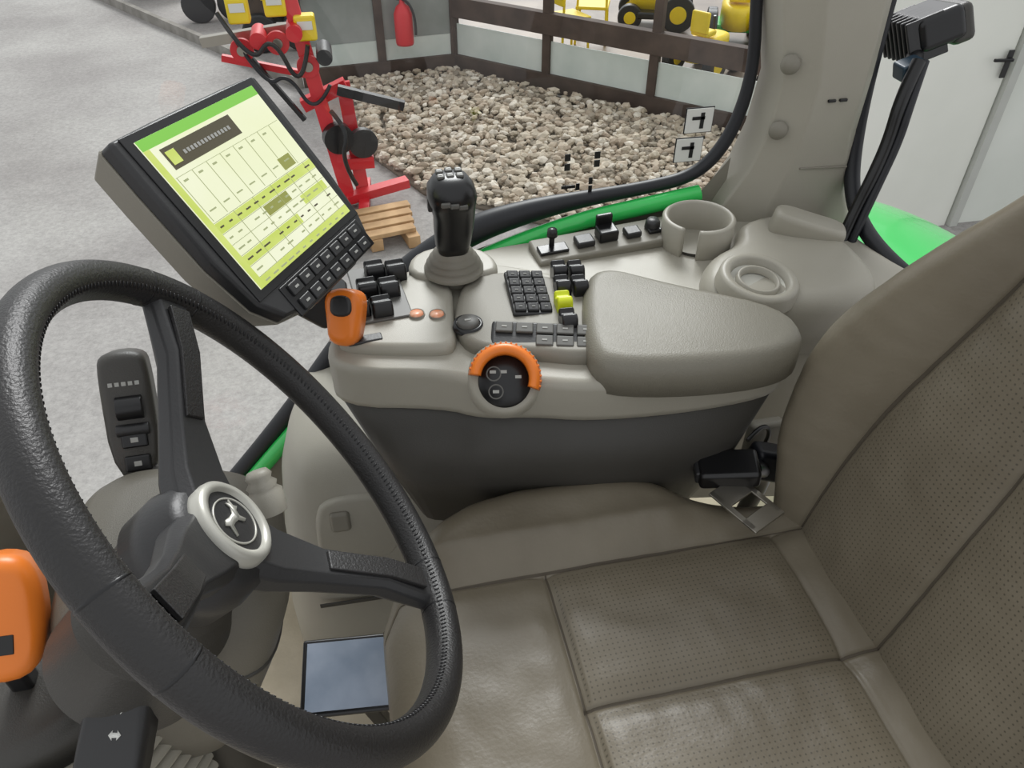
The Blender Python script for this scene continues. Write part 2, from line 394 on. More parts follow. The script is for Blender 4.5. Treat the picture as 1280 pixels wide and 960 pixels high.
lathe('dial_plate',[(0,.004),(.036,.004),(.041,0),(.044,-.018)],DM@T(0,-.004,0),light,cn)
lathe('dial_disc',[(0,.009),(.028,.009),(.030,.003)],DM@T(.0,-.008,.0),black,cn)
dp=[(.026,.004),(.027,.016),(.031,.020),(.038,.017),(.041,.004),(.026,.004)]
lathe('dial_ring',dp,DM@T(0,-.006,.001),orange,cn,a0=math.radians(-20),a1=math.radians(172))
for i in range(22):
    a=math.radians(-14+i*8.4)
    box('dial_rib_%d'%i,(.003,.0022,.012),DM@T(.0392*math.cos(a),-.006+.0392*math.sin(a),.011)@Matrix.Rotation(a,4,'Z'),orange,cn,.0006)
for i,(x,y) in enumerate([(-.013,.010),(-.001,.010),(.015,.004),(-.010,-.012)]):
    box('dial_icon_%d'%i,(.007,.0035,.0006),DM@T(x,-.008+y,.0093),print_,cn,.0002)
for i,(x,y) in enumerate([(-.012,.008),(-.010,-.012)]):
    lathe('dial_icon_ring_%d'%i,[(.007,0),(.0078,.0005),(.0086,0)],DM@T(x,-.008+y,.0093),keym,cn,n=20)

# ------------------------------------------------------------------ joystick
js=empty('joystick')
JS=T(.004,-.026,0)@T(0,0,.727)@Matrix.Diagonal((1,1,.88,1))@T(0,0,-.727)
pillow('base_plate',[(.045,.84),(.155,.83),(.165,.86),(.15,.90),(.10,.92),(.05,.90)],.69,.727,light,js,rnd=.008)
lathe('boot',[(.038,.0),(.038,.006),(.033,.010),(.035,.014),(.029,.018),(.031,.022),(.025,.026),(.026,.030),(.020,.036),(.018,.06)],JS@T(.100,.875,.727),mid,js)
jr=[]
for z,cx,cy,rx,ry in [(.762,.10,.872,.019,.017),(.775,.10,.87,.022,.019),(.80,.101,.865,.024,.021),(.825,.102,.86,.025,.022),(.845,.100,.852,.027,.026),(.862,.099,.846,.029,.029),(.876,.098,.846,.027,.027),(.886,.098,.848,.020,.020),(.889,.098,.85,.010,.010)]:
    jr.append([Vector((cx+rx*math.copysign(abs(math.cos(t))**.8,math.cos(t)),cy+ry*math.copysign(abs(math.sin(t))**.8,math.sin(t)),z)) for t in [2*math.pi*i/32 for i in range(32)]])
loft('grip',jr,black,js,JS)
for i in range(6):
    x=(-.011,.0,.011,-.011,.0,.011)[i]; y=(.010,.012,.010,-.004,-.003,-.004)[i]
    box('thumb_button_%d'%i,(.009,.009,.005),JS@frame((.098+x,.848+y,.889),(1,0,0),(0,1,.1)),keym,js,.002)
    box('thumb_mark_%d'%i,(.004,.0015,.0006),JS@frame((.098+x,.848+y,.8918),(1,0,0),(0,1,.1)),white,js,.0001)
for i in range(3):
    box('front_button_%d'%i,(.011,.005,.007),JS@T(.088+.010*i,.8165+.001*i,.864-.003*i),keym,js,.002)
box('side_switch',(.006,.012,.02),JS@T(.073,.85,.85),vdark,js,.002)

# ------------------------------------------------------------------ cab
cab=empty('wall_right')
seal=[(.52,1.05,1.30),(.545,1.05,1.12),(.565,1.05,.98),(.583,1.05,.88),(.567,1.05,.785),(.52,1.05,.725),(.43,1.05,.712),(.34,1.05,.705),(.24,1.05,.692),(.15,1.05,.668),(.07,1.05,.62),(.0,1.05,.56),(-.07,1.05,.48),(-.15,1.05,.38),(-.22,1.05,.30),(-.30,1.05,.21),(-.40,1.05,.10)]
rad=[.8,.8,.8,.85,1,1,1,1.2,1.8,2.2,2.3,2.2,1.8,1.6,1.4,1.4,1.4]
tube('window_seal',seal,.0105,rubber,cab,radii=rad)
tube('green_frame',[(x,1.033,z-.022-.010*(r-1)*2) for (x,y,z),r in zip(seal[5:],rad[5:])],.014,green,cab)
bm=bmesh.new(); low=seal[4:]; 
va=[bm.verts.new((x,1.04,z-.03)) for x,y,z in low]; vb=[bm.verts.new((x,1.04,-.0)) for x,y,z in low]
for i in range(len(low)-1): bm.faces.new((va[i],va[i+1],vb[i+1],vb[i]))
finish('lower_panel',bm,mid,cab,smooth=False)
shelf=[(.10,.97),(.14,.84),(.30,.79),(.60,.74),(.76,.70),(.80,.74),(.755,.86),(.745,1.0),(.70,1.03),(.60,1.035),(.30,1.02),(.16,1.01)]
pillow('shelf',shelf,.30,.662,light,cab,rnd=.02)
trim=[(-.20,.80),(-.16,.74),(.0,.73),(.30,.74),(.30,1.03),(-.15,1.03),(-.20,.92)]
o=chaikin([(x,y,0) for x,y in trim],3)
loft('floor_side_trim',[[Vector((p.x*.9-.03,p.y,0)) for p in o],[Vector((p.x-.01,p.y+.01,.12)) for p in o],[Vector((p.x,p.y+.02,.22)) for p in o],[Vector((p.x+.02,p.y+.05,.37)) for p in o],[Vector((p.x+.03,p.y+.065,.41)) for p in shrink(o,.005)],[Vector((p.x+.04,p.y+.08,.44)) for p in shrink(o,.015)],[Vector((p.x+.06,p.y+.10,.455)) for p in shrink(o,.04)]],light,cab,bevel=0)
TP=frame((-.075,.790,.335),(1,-.05,0),(0,.2,1))
pillow('trim_pocket',[(-.06,-.07),(.06,-.07),(.07,.0),(.06,.06),(-.04,.06),(-.06,.02)],-.02,.012,light,cab,rnd=.01,M=TP)
box('trim_catch',(.03,.035,.014),TP@T(-.02,.02,.012),mid,cab,.006)
beam('trim_joint',(-.15,.752,.20),(.05,.742,.205),.003,.008,dark,cab,.001)
sp=empty('switch_panel')
SP=frame((.350,.975,.668),(.995,.09,.03),(-.08,.99,.1))
box('plate',(.225,.060,.016),SP,mid,sp,.005)
for i,(x,y,wd,dp_,h) in enumerate([(-.085,-.006,.045,.022,.005),(-.035,-.004,.028,.024,.010),(.002,.0,.030,.026,.018),(.042,-.004,.024,.022,.010),(.078,-.002,.022,.022,.006)]):
    box('switch_%d'%i,(wd,dp_,h),SP@T(x,y,.008+h/2),black if i!=1 and i!=3 else vdark,sp,.003)
cyl('mini_stick',.004,.03,SP@T(-.085,0,.022),black,sp); 
lathe('mini_stick_cap',[(0,.012),(.007,.010),(.008,.0),(.005,-.003)],SP@T(-.085,0,.030),black,sp)
box('socket_lid',(.026,.008,.026),SP@T(.002,.014,.028),black,sp,.003)
lathe('knob',[(0,.014),(.009,.014),(.011,.010),(.012,0)],SP@T(.078,.002,.010),vdark,sp)
cp=empty('cup_holder')
CP=T(.488,.955,.607)
lathe('cup_wall',[(.040,.004),(.045,.098),(.049,.102),(.054,.098),(.051,.0),(.040,.004)],CP,light,cp,a0=math.radians(-112),a1=math.radians(222),n=60)
cyl('cup_base',.042,.008,CP@T(0,0,.002),mid,cp)
lathe('cup_slot_back',[(.038,.004),(.043,.060)],CP,dark,cp,a0=math.radians(222),a1=math.radians(248),n=10)
vt=empty('air_vent')
pillow('vent_housing',[(.43,.80),(.46,.755),(.58,.73),(.68,.75),(.70,.88),(.66,.98),(.56,.97),(.53,.91),(.46,.87)],.60,.692,light,vt,rnd=.028)
VM=frame((.502,.785,.696),(1,.1,-.05),(0,1,.12))@Matrix.Scale(1.15,4)
lathe('vent_ring',[(.031,-.006),(.034,.008),(.042,.010),(.046,.006),(.048,-.010)],VM,light,vt)
lathe('vent_bowl',[(0,-.004),(.02,-.004),(.032,.0)],VM,silver,vt)
lathe('vent_inner',[(.020,-.003),(.022,.005),(.0245,.005),(.026,-.003)],VM,light,vt)
pl=empty('pillar_right')
secs=[]
for z,x0,x1,y0 in [(.60,.53,.80,1.0),(.67,.54,.78,.995),(.70,.555,.765,.995),(.745,.58,.755,.993),(.80,.595,.745,.99),(.88,.600,.742,.985),(.98,.575,.738,.985),(1.12,.55,.735,.985),(1.35,.52,.73,.985)]:
    m_=x0+(x1-x0)*.30
    secs.append([Vector(p) for p in [(x0,y0+.05,z),(x0+.008,y0+.02,z),(m_-.006,y0+.002,z),(m_+.006,y0-.006,z),(x1-.02,y0-.004,z),(x1,y0+.012,z),(x1,y0+.08,z),(x0,y0+.08,z)]])
loft('pillar_cover',secs,light,pl,bevel=.004)
beam('pillar_joint',(.655,.9865,.752),(.735,.9865,.748),.003,.003,mid,pl,.001)
for i,(x,y,z) in enumerate([(.606,.995,.905),(.612,.998,.81)]):
    lathe('plug_%d'%i,[(0,.008),(.011,.006),(.014,0)],frame((x,y,z),(1,-.35,0),(0,0,1)),mid,pl)
for i in range(2): box('slot_%d'%i,(.012,.004,.004),T(.675+.018*i,.98,.855),black,pl,.001)
pillow('handle_trim',[(-.05,-.024),(.05,-.024),(.055,.0),(.05,.024),(-.05,.024),(-.055,0)],-.06,.014,light,pl,rnd=.010,M=frame((.640,.905,.700),(.85,-.42,-.20),(.4,.9,0)))
rs_=empty('rear_window_seal')
tube('seal',[(.742,1.02,1.35),(.745,1.02,1.1),(.748,1.02,.9),(.752,1.01,.78),(.748,.975,.705),(.748,.91,.668),(.775,.83,.64),(.83,.74,.61),(.92,.66,.58)],.012,rubber,rs_)
hs=empty('cable_arm_mount')
tube('hose',[(.80,.985,.90),(.775,.965,.86),(.77,.955,.80),(.75,.94,.75),(.735,.935,.70),(.715,.92,.655)],.010,black,hs)
tube('hose_thin',[(.81,.985,.90),(.785,.955,.85),(.778,.945,.80),(.755,.93,.74),(.725,.91,.66)],.006,rubber,hs)
HB=frame((.855,1.06,.925),(.9,-.1,.35),(-.3,.2,.9))
box('block',(.07,.05,.10),HB,black,hs,.012)
for i in range(7): box('fin_%d'%i,(.055,.06,.005),HB@T(-.022,-.005,-.042+i*.014),vdark,hs,.002)
box('block_face',(.035,.055,.09),HB@T(.03,-.005,.0),dark,hs,.01)
box('clamp',(.035,.03,.025),frame((.80,1.0,.885),(1,0,.3),(0,1,0)),mat('clamp_blue',(45,65,80),.4),hs,.004)
tube('bracket',[(.80,1.0,.88),(.83,1.03,.90),(.85,1.06,.92)],.012,black,hs)

gm=bpy.data.materials.new('window_glass'); gm.use_nodes=True; nt=gm.node_tree; nt.nodes.clear()
o_=nt.nodes.new('ShaderNodeOutputMaterial'); mxs=nt.nodes.new('ShaderNodeMixShader'); tr=nt.nodes.new('ShaderNodeBsdfTransparent'); gl=nt.nodes.new('ShaderNodeBsdfGlossy'); gl.inputs['Roughness'].default_value=.02
tr.inputs[0].default_value=(.97,.99,.98,1); mxs.inputs[0].default_value=.06
nt.links.new(tr.outputs[0],mxs.inputs[1]); nt.links.new(gl.outputs[0],mxs.inputs[2]); nt.links.new(mxs.outputs[0],o_.inputs[0])
bm=bmesh.new(); va=[bm.verts.new((x,1.055,z)) for x,y,z in seal]+[bm.verts.new((-.9,1.055,.1)),bm.verts.new((-.9,1.055,1.3))]
bm.faces.new(va); finish('window_1',bm,gm,smooth=False)
sk=empty('window_sticker')
for i,(x,z) in enumerate([(.508,.815),(.498,.770)]):
    box('label_border_%d'%i,(.045,.001,.039),T(x,1.0485,z),black,sk,.0003)
    box('label_%d'%i,(.042,.002,.036),T(x,1.047,z),white,sk,.0005)
    box('label_ink_%d'%i,(.006,.001,.024),T(x+.004,1.0455,z),black,sk,.0002)
    box('label_ink2_%d'%i,(.02,.001,.005),T(x-.002,1.0455,z+.004),black,sk,.0002)
for i,(x,z,w_) in enumerate([(.307,.775,.009),(.307,.76,.009),(.353,.775,.009),(.353,.762,.009),(.31,.728,.022),(.345,.735,.006),(.345,.722,.006),(.325,.727,.006)]):
    box('mark_%d'%i,(w_,.001,.011 if w_<.02 else .005),T(x,1.047,z),black,sk,.0002)

bm=bmesh.new(); prof=[(.79,.46),(.88,.49),(.98,.50),(1.1,.475),(1.25,.41),(1.4,.31),(1.6,.12),(1.8,-.12)]
rows=[]
for y,dz in [(.80,-.02),(.86,.01),(1.06,.02),(1.2,.03),(1.35,.01),(1.45,-.03),(1.48,-.09)]:
    rows.append([bm.verts.new((x,y,z+dz)) for x,z in prof])
for a,b_ in zip(rows,rows[1:]):
    for i in range(len(prof)-1): bm.faces.new((a[i],a[i+1],b_[i+1],b_[i]))
o=finish('rear_fender',bm,green,subsurf=2)

# ------------------------------------------------------------------ seat
se=empty('operator_seat')
YC=.36
def interp(t,tab):
    if t<=tab[0][0]: return tab[0][1]
    for (a,va_),(b_,vb_) in zip(tab,tab[1:]):
        if t<=b_:
            f=(t-a)/(b_-a); f=f*f*(3-2*f); return va_+(vb_-va_)*f
    return tab[-1][1]
def linterp(t,tab):
    if t<=tab[0][0]: return tab[0][1]
    for (a,va_),(b_,vb_) in zip(tab,tab[1:]):
        if t<=b_: return va_+(vb_-va_)*(t-a)/(b_-a)
    return tab[-1][1]
def sm(t,tab,w_=.05,k=8):
    tot=0;ws=0
    for i in range(-k,k+1):
        g=math.exp(-(i/k*1.8)**2); tot+=g*linterp(t+w_*i/k,tab); ws+=g
    return tot/ws
def half(x): return sm(x,[(-.055,.17),(-.035,.19),(-.015,.228),(.02,.262),(.08,.292),(.14,.305),(.27,.300),(.31,.285),(.36,.255),(.42,.235),(.50,.225)],.02)
X0,X1=-.045,.50
XS=[X0+(.152-X0)*i/90 for i in range(91)]+[.152+(.44-.152)*i/130 for i in range(1,131)]+[.44+(X1-.44)*i/24 for i in range(1,25)]
NJ=150; NIN=96
def dcoord(k,h,sd):
    return sd*k/NIN if k<=NIN else sd+(h-sd)*(k-NIN)/(NJ-NIN)
def wrinkle(u,v):
    return .0016*noise.noise(Vector((u*16,v*26,.3)))+.0008*noise.noise(Vector((u*45,v*30,2.1)))
bm=bmesh.new(); uvl=bm.loops.layers.uv.new('uv')
G=[]
for x in XS:
    h=half(x); sd=min(.17,h*.78); row=[]
    for j in range(-NJ,NJ+1):
        d=dcoord(abs(j),h,sd); y=YC+math.copysign(d,j); e=h-d
        z=.500+wrinkle(x,y)
        z+=interp(d,[(.165,0),(.22,.026),(.27,.034),(.31,.030)])*interp(x,[(-.03,.3),(.05,1),(.30,1),(.40,.5)])
        ef=x-X0
        if ef<.07: z-=.055*(1-math.sqrt(max(0,1-(1-ef/.07)**2)))
        if e<.05: z-=.07*(1-math.sqrt(max(0,1-(1-max(e,0)/.05)**2)))
        z+= .006*math.cos((y-.445)/.085*math.pi/2*.9) if x>.16 and abs(y-.445)<.085 else 0
        z+= .006*math.cos((y-.275)/.085*math.pi/2*.9) if x>.16 and abs(y-.275)<.085 else 0
        for dd in ([abs(d-sd)]+([abs(y-YC)] if x>.15 else [])+([abs(x-.152)] if d<.17 else [])+([abs(x-.44)] if d<.17 else [])):
            z-=.0035*math.exp(-(dd/.0022)**2)+.004*math.exp(-(dd/.015)**2)
        row.append(bm.verts.new((x,y,z)))
    G.append(row)
def addf(vs,mi):
    f=bm.faces.new(vs); f.material_index=mi
    for l in f.loops: l[uvl].uv=(l.vert.co.x,l.vert.co.y)
NW=2*NJ
for i in range(len(XS)-1):
    for j in range(NW):
        jj=min(abs(j-NJ),abs(j+1-NJ)); jm=max(abs(j-NJ),abs(j+1-NJ))
        cx=(XS[i]+XS[i+1])/2
        mi=0
        if .158<cx<.434 and 3<jj and jm<NIN-3: mi=1
        if jj==NIN: mi=2
        if cx>.152 and jj==0: mi=2
        if i==90 and jm<=NIN: mi=2
        addf((G[i][j],G[i+1][j],G[i+1][j+1],G[i][j+1]),mi)
NX=len(XS)-1
per=[G[0][j] for j in range(NW+1)]+[G[i][NW] for i in range(1,NX+1)]+[G[NX][j] for j in range(NW-1,-1,-1)]+[G[i][0] for i in range(NX-1,0,-1)]
prev=per
for zz,sh_ in [(.42,.0),(.38,.02)]:
    cur=[bm.verts.new((v.co.x+(.02 if v.co.x<.2 else -.0)*(sh_>0),v.co.y-math.copysign(sh_,v.co.y-YC),zz)) for v in per]
    for i in range(len(per)):
        addf((prev[i],prev[(i+1)%len(per)],cur[(i+1)%len(per)],cur[i]),0)
    prev=cur
finish('cushion',bm,[seatm,pm,seamm],se)
bm=bmesh.new(); uvl=bm.loops.layers.uv.new('uv'); NZ=240
def yo(z): return sm(z,[(.44,.22),(.52,.245),(.60,.268),(.70,.285),(.76,.272),(.867,.215),(.956,.155),(1.1,.11),(1.2,.09)],.07)
def ys(z): return sm(z,[(.48,.172),(.6,.168),(.70,.155),(.88,.11),(1.0,.082),(1.2,.06)],.07)
G=[]
for i in range(NZ+1):
    z=.44+(1.2-.44)*i/NZ; h=yo(z); s_=ys(z); row=[]
    for j in range(-NJ,NJ+1):
        d=dcoord(abs(j),h,s_); e=h-d
        x=.478+.20*(z-.5)+wrinkle(z,d+j*.0001)
        bw=max(h-s_,.02); t=max(0,min(1,(d-s_)/bw))
        x-=.048*math.sin(min(t*1.3,1)*math.pi/2)*sm(z,[(.5,.5),(.6,1),(.75,1),(.9,.8),(1,.6)])
        x-=.008*max(0,math.cos((d-s_/2)/(s_/2)*math.pi/2)) if d<s_ else 0
        if e<.05: x+=.09*(1-math.sqrt(max(0,1-(1-e/.05)**2)))
        for dd in (abs(d-s_),d):
            x+=.0035*math.exp(-(dd/.0022)**2)+.003*math.exp(-(dd/.014)**2)
        row.append(bm.verts.new((x,YC+math.copysign(d,j),z)))
    G.append(row)
for i in range(NZ):
    for j in range(NW):
        jj=min(abs(j-NJ),abs(j+1-NJ)); jm=max(abs(j-NJ),abs(j+1-NJ))
        mi=1 if (3<jj and jm<NIN-3) else 0
        if jj==NIN or jj==0: mi=2
        addf((G[i][j],G[i+1][j],G[i+1][j+1],G[i][j+1]),mi)
per=[G[0][j] for j in range(NW+1)]+[G[i][NW] for i in range(1,NZ+1)]+[G[NZ][j] for j in range(NW-1,-1,-1)]+[G[i][0] for i in range(NZ-1,0,-1)]
cur=[bm.verts.new((v.co.x+.10,v.co.y,v.co.z)) for v in per]
for i in range(len(per)): addf((per[i],per[(i+1)%len(per)],cur[(i+1)%len(per)],cur[i]),0)
for f in bm.faces:
    for l in f.loops: l[uvl].uv=(l.vert.co.z,l.vert.co.y)
finish('backrest',bm,[seatm,pm,seamm],se)
box('back_shell',(.05,.28,.7),frame((.69,.36,.82),(1,0,-.2),(0,1,0)),black,se,.02)
box('seat_base',(.40,.44,.16),T(.22,.36,.32),black,se,.02)
box('seat_pedestal',(.34,.36,.26),T(.24,.36,.13),dark,se,.03)
lathe('belt_guide',[(0,.012),(.022,.008),(.026,0)],frame((.588,.50,.865),(0,1,0),(-.2,0,1)),black,se)

bk=empty('seat_belt_buckle')
BM=frame((.405,.600,.548),(.93,-.25,.1),(.2,.9,.1))
box('buckle_body',(.075,.045,.028),BM,black,bk,.006)
box('buckle_button',(.012,.03,.02),BM@T(-.036,0,0),vdark,bk,.003)
TM=frame((.408,.553,.537),(.40,-.90,-.02),(.90,.40,.05))
for k,(x0,x1,y0,y1) in enumerate([(-.035,.035,.018,.026),(-.035,.035,-.026,-.018),(.018,.040,-.026,.026),(-.035,-.005,-.026,.026)]):
    box('tongue_%d'%k,(x1-x0,y1-y0,.003),TM@T((x0+x1)/2,(y0+y1)/2,0),steel,bk,.001)
tube('webbing',[(.44,.60,.54),(.47,.62,.52),(.49,.64,.46),(.49,.66,.38)],.012,black,bk)
box('anchor',(.06,.03,.05),frame((.475,.625,.52),(1,0,-.4),(0,1,0)),rubber,bk,.008)
box('anchor_bracket',(.05,.02,.14),T(.50,.68,.47),light,bk,.008)
tube('release_cable',[(.45,.64,.55),(.48,.66,.56),(.50,.66,.53),(.49,.67,.48)],.003,black,bk)

tb=empty('tablet')
TB=frame((-.095,.565,.30),(.98,-.1,.0),(.1,.9,.25))
box('body',(.135,.10,.01),TB,black,tb,.004)
box('display',(.122,.088,.001),TB@T(0,0,.0055),mat('tablet_glass',(150,160,176),.08,rgb2=(120,132,148),vscale=10),tb,.0003)
beam('stand',(-.10,.56,.295),(-.05,.60,.0),.02,.02,black,tb)

floor=empty('floor')
box('mat',(1.35,1.05,.04),T(.15,.52,-.02),mat('floor_mat',(206,194,172),.9,rgb2=(188,176,154),vscale=14,bump=.3,bscale=200),floor,.01)
box('front_sill',(.02,1.0,.06),T(-.53,.52,-.01),dark,floor,.005)
da=empty('dashboard')
pillow('cowl',[(-.62,.53),(-.44,.55),(-.385,.61),(-.385,.70),(-.44,.76),(-.62,.76)],.40,.72,mid,da,rnd=.03)
rgb_=mat('red_orange_bag',(200,90,60),.6)
bt=empty('crumpled_wrapper')
bm=bmesh.new(); bmesh.ops.create_icosphere(bm,subdivisions=3,radius=1)
for v in bm.verts: v.co=v.co*(1+random.uniform(-.25,.2)); v.co=Vector((v.co.x*.06,v.co.y*.06,v.co.z*.02))
finish('wrapper',bm,[mat('wrapper_foil',(200,190,185),.25,rgb2=(210,90,50),vscale=25)],bt,T(-.38,.64,.03),smooth=False)
box('wrapper_base',(.08,.06,.012),T(-.38,.64,.006),rgb_,bt,.003)

# ------------------------------------------------------------------ outside
gr=mat('asphalt',(170,167,164),.9,rgb2=(148,144,142),vscale=.9,bump=.6,bscale=40)
nt=gr.node_tree; b=nt.nodes['Principled BSDF']; tcn=nt.nodes.new('ShaderNodeTexCoord')
nn=nt.nodes.new('ShaderNodeTexNoise'); nn.inputs['Scale'].default_value=35; nn.inputs['Detail'].default_value=8; nn.inputs['Roughness'].default_value=.8
mr=nt.nodes.new('ShaderNodeMapRange'); mr.inputs['From Min'].default_value=.35; mr.inputs['From Max'].default_value=.65; mr.inputs['To Min'].default_value=.74; mr.inputs['To Max'].default_value=1.15
mx=nt.nodes.new('ShaderNodeMix'); mx.data_type='RGBA'; mx.blend_type='MULTIPLY'; mx.inputs[0].default_value=1
src=[l.from_socket for l in nt.links if l.to_socket==b.inputs['Base Color']][0]
nt.links.new(tcn.outputs['Object'],nn.inputs['Vector']); nt.links.new(nn.outputs['Fac'],mr.inputs['Value']); nt.links.new(src,mx.inputs[6]); nt.links.new(mr.outputs[0],mx.inputs[7]); nt.links.new(mx.outputs[2],b.inputs['Base Color'])
bm=bmesh.new(); 
for p in [(-25,-10,-1.3),(25,-10,-1.3),(25,30,-1.3),(-25,30,-1.3)]: bm.verts.new(p)
bm.faces.new(bm.verts[:]); finish('ground',bm,gr,smooth=False)

gp=[(.02,7.64),(1.04,7.76),(3.9,4.85),(3.2,4.3),(1.4,4.4),(.45,5.2),(.10,6.0)]
gb=empty('gravel_bed')
prism('bed_soil',gp,.03,mat('soil',(120,110,98),.95),gb,T(0,0,-1.3))
def inside(x,y):
    c=False; n_=len(gp)
    for i in range(n_):
        x1,y1=gp[i]; x2,y2=gp[(i+1)%n_]
        if (y1>y)!=(y2>y) and x<(x2-x1)*(y-y1)/(y2-y1)+x1: c=not c
    return c
stm=bpy.data.materials.new('pebbles'); stm.use_nodes=True; nt=stm.node_tree; b=nt.nodes['Principled BSDF']; b.inputs['Roughness'].default_value=.85
at=nt.nodes.new('ShaderNodeAttribute'); at.attribute_name='pcol'; nt.links.new(at.outputs['Color'],b.inputs['Base Color'])
tmpl=bmesh.new(); bmesh.ops.create_icosphere(tmpl,subdivisions=1,radius=1)
tv=[v.co.copy() for v in tmpl.verts]; tmpl.verts.index_update(); tf=[[v.index for v in f.verts] for f in tmpl.faces]; tmpl.free()
V=[];F=[];COL=[]
cnt=0
while cnt<6500:
    x=random.uniform(0,3.9); y=random.uniform(4.3,7.9)
    if not inside(x,y): continue
    cnt+=1
    s=random.uniform(.018,.046); rot=Matrix.Rotation(random.uniform(0,6.3),3,'Z')@Matrix.Rotation(random.uniform(-.6,.6),3,'X')
    base=len(V); sx,sy,sz=s*random.uniform(.8,1.5),s*random.uniform(.7,1.1),s*random.uniform(.45,.8)
    zc=-1.27+random.uniform(0,.06)
    for c in tv:
        k=random.uniform(.8,1.15)
        q=rot@Vector((c.x*sx*k,c.y*sy*k,c.z*sz)); V.append((q.x+x,q.y+y,q.z+zc))
    g=random.choice([(200,188,170),(182,170,152),(216,207,193),(166,150,132),(146,135,120),(190,175,156)])
    jt=random.randint(-14,12)
    g=lin(tuple(min(255,max(0,k+jt)) for k in g))
    for f in tf: F.append([base+k for k in f]); COL.append(g)
me=bpy.data.meshes.new('stones'); me.from_pydata(V,[],F)
ca=me.color_attributes.new('pcol','FLOAT_COLOR','CORNER')
for p,g in zip(me.polygons,COL):
    for li in p.loop_indices: ca.data[li].color=g
me.materials.append(stm); so_=bpy.data.objects.new('stones',me); C.objects.link(so_); so_.parent=gb

fa=empty('wall_showroom')
cA=Vector((-.35,7.72,0)); cB=Vector((1.10,7.90,0)); cC=Vector((4.1,4.86,0))
frost=mat('frosted_pane',(218,225,220),.3,rgb2=(196,207,201),vscale=2)
greyp=mat('grey_pane',(150,156,154),.2,rgb2=(120,128,124),vscale=1.5)
def board(nm,a,b_,z,h,t,m):
    d=(b_-a); M=frame(((a.x+b_.x)/2,(a.y+b_.y)/2,z),d,Vector((-d.y,d.x,0)))
    box(nm,(d.length,t,h),M,m,fa,.003)
for (a,b_,nm,npn) in [(cA,cB,'left',2),(cB,cC,'right',4)]:
    board(nm+'_rail_bottom',a,b_,-1.21,.15,.09,wood)
    board(nm+'_rail_mid',a,b_,-.70 if nm=='right' else -.40,.18,.09,wood)
    board(nm+'_rail_top',a,b_,.35,.16,.09,wood)
    d=b_-a
    for i in range(npn+1):
        p=a+d*(i/npn); box('%s_post_%d'%(nm,i),(.08,.07,1.9),frame((p.x,p.y,-.35),d,Vector((-d.y,d.x,0))),wood,fa,.004)
board('left_panel_low',cA,cB,-1.04,.20,.01,frost)
board('left_panel_high',cA,cB,-.71,.48,.01,greyp)
board('right_panel_low',cB,cC,-1.00,.30,.01,frost)
d=(cC-cB).normalized(); nrm=Vector((-d.y,d.x,0)); nrm=nrm if nrm.y>0 else -nrm
showf=mat('showroom_floor',(150,132,114),.4,rgb2=(104,88,76),vscale=1.6)
o1=empty('showroom')
bm=bmesh.new()
for p in [cA,cB,cC,cC+nrm*7,cB+nrm*7,cA+nrm*7]: bm.verts.new((p.x,p.y,-1.1))
bm.faces.new(bm.verts[:]); finish('showroom_floor',bm,showf,o1,smooth=False)
def machine(nm,pos,s,ang,c1,c2):
    e=empty(nm); M=T(*pos)@Matrix.Rotation(ang,4,'Z')@Matrix.Scale(s,4)
    pillow('hood',[(-.5,-.2),(.3,-.22),(.4,0),(.3,.22),(-.5,.2)],.25,.55,c1,e,rnd=.08,M=M)
    box('deck',(.5,.8,.1),M@T(0,0,.22),c2,e,.03)
    for i,(x,y,r) in enumerate([(-.35,-.35,.25),(-.35,.35,.25),(.35,-.3,.18),(.35,.3,.18)]):
        cyl('tyre_%d'%i,r,.14,M@T(x,y,r)@Matrix.Rotation(math.pi/2,4,'X'),rubber,e,.02,24)
        cyl('rim_%d'%i,r*.5,.15,M@T(x,y,r)@Matrix.Rotation(math.pi/2,4,'X'),yellow,e,.01,20)
    box('seat',(.25,.3,.08),M@T(-.2,0,.62),yellow,e,.03); box('seat_back',(.06,.3,.3),M@T(-.33,0,.78),yellow,e,.03)
    tube('steering_post',[tuple((M@Vector(q))[:]) for q in [(.1,0,.5),(.05,0,.8)]],.02*s,black,e)
machine('ride_on_mower',(3.25,6.75,-1.1),.6,.6,yellow,black)
machine('ride_on_mower',(3.75,5.95,-1.1),.5,.2,green,yellow)
machine('ride_on_mower',(3.9,7.6,-1.1),.7,1.2,yellow,green)
machine('ride_on_mower',(4.7,6.9,-1.1),.7,2.2,yellow,yellow)
machine('ride_on_mower',(3.3,8.3,-1.1),.7,2.8,yellow,black)
for (x,y,a) in [(2.15,7.55,.3),(2.5,7.9,1.2)]:
    e=empty('cafe_chair'); M=T(x,y,-1.1)@Matrix.Rotation(a,4,'Z')
    box('seat',(.32,.32,.03),M@T(0,0,.34),yellow,e,.01); box('backrest',(.03,.32,.16),M@T(-.16,0,.55),yellow,e,.01)
    for i,(u,v) in enumerate([(-.15,-.15),(.15,-.15),(-.15,.15),(.15,.15)]): beam('leg_%d'%i,M@Vector((u,v,0)),M@Vector((u*.9,v*.9,.34 if u>0 else .6)),.02,.02,yellow,e)
fe=empty('fire_extinguisher')
FP=(.60,7.68,-.96)
lathe('cylinder',[(0,0),(.08,0),(.085,.02),(.085,.27),(.06,.33),(.025,.36),(.025,.39),(0,.39)],T(*FP),redm,fe)
tube('hose',[(FP[0],FP[1]-.02,FP[2]+.40),(FP[0]+.12,FP[1]-.06,FP[2]+.36),(FP[0]+.1,FP[1]-.08,FP[2]+.1)],.012,black,fe)
box('handle',(.1,.03,.03),T(FP[0],FP[1],FP[2]+.40),black,fe,.008)
wr=empty('wall_building')
wallm=mat('white_plaster',(228,231,224),.9,rgb2=(216,220,212),vscale=1.2)
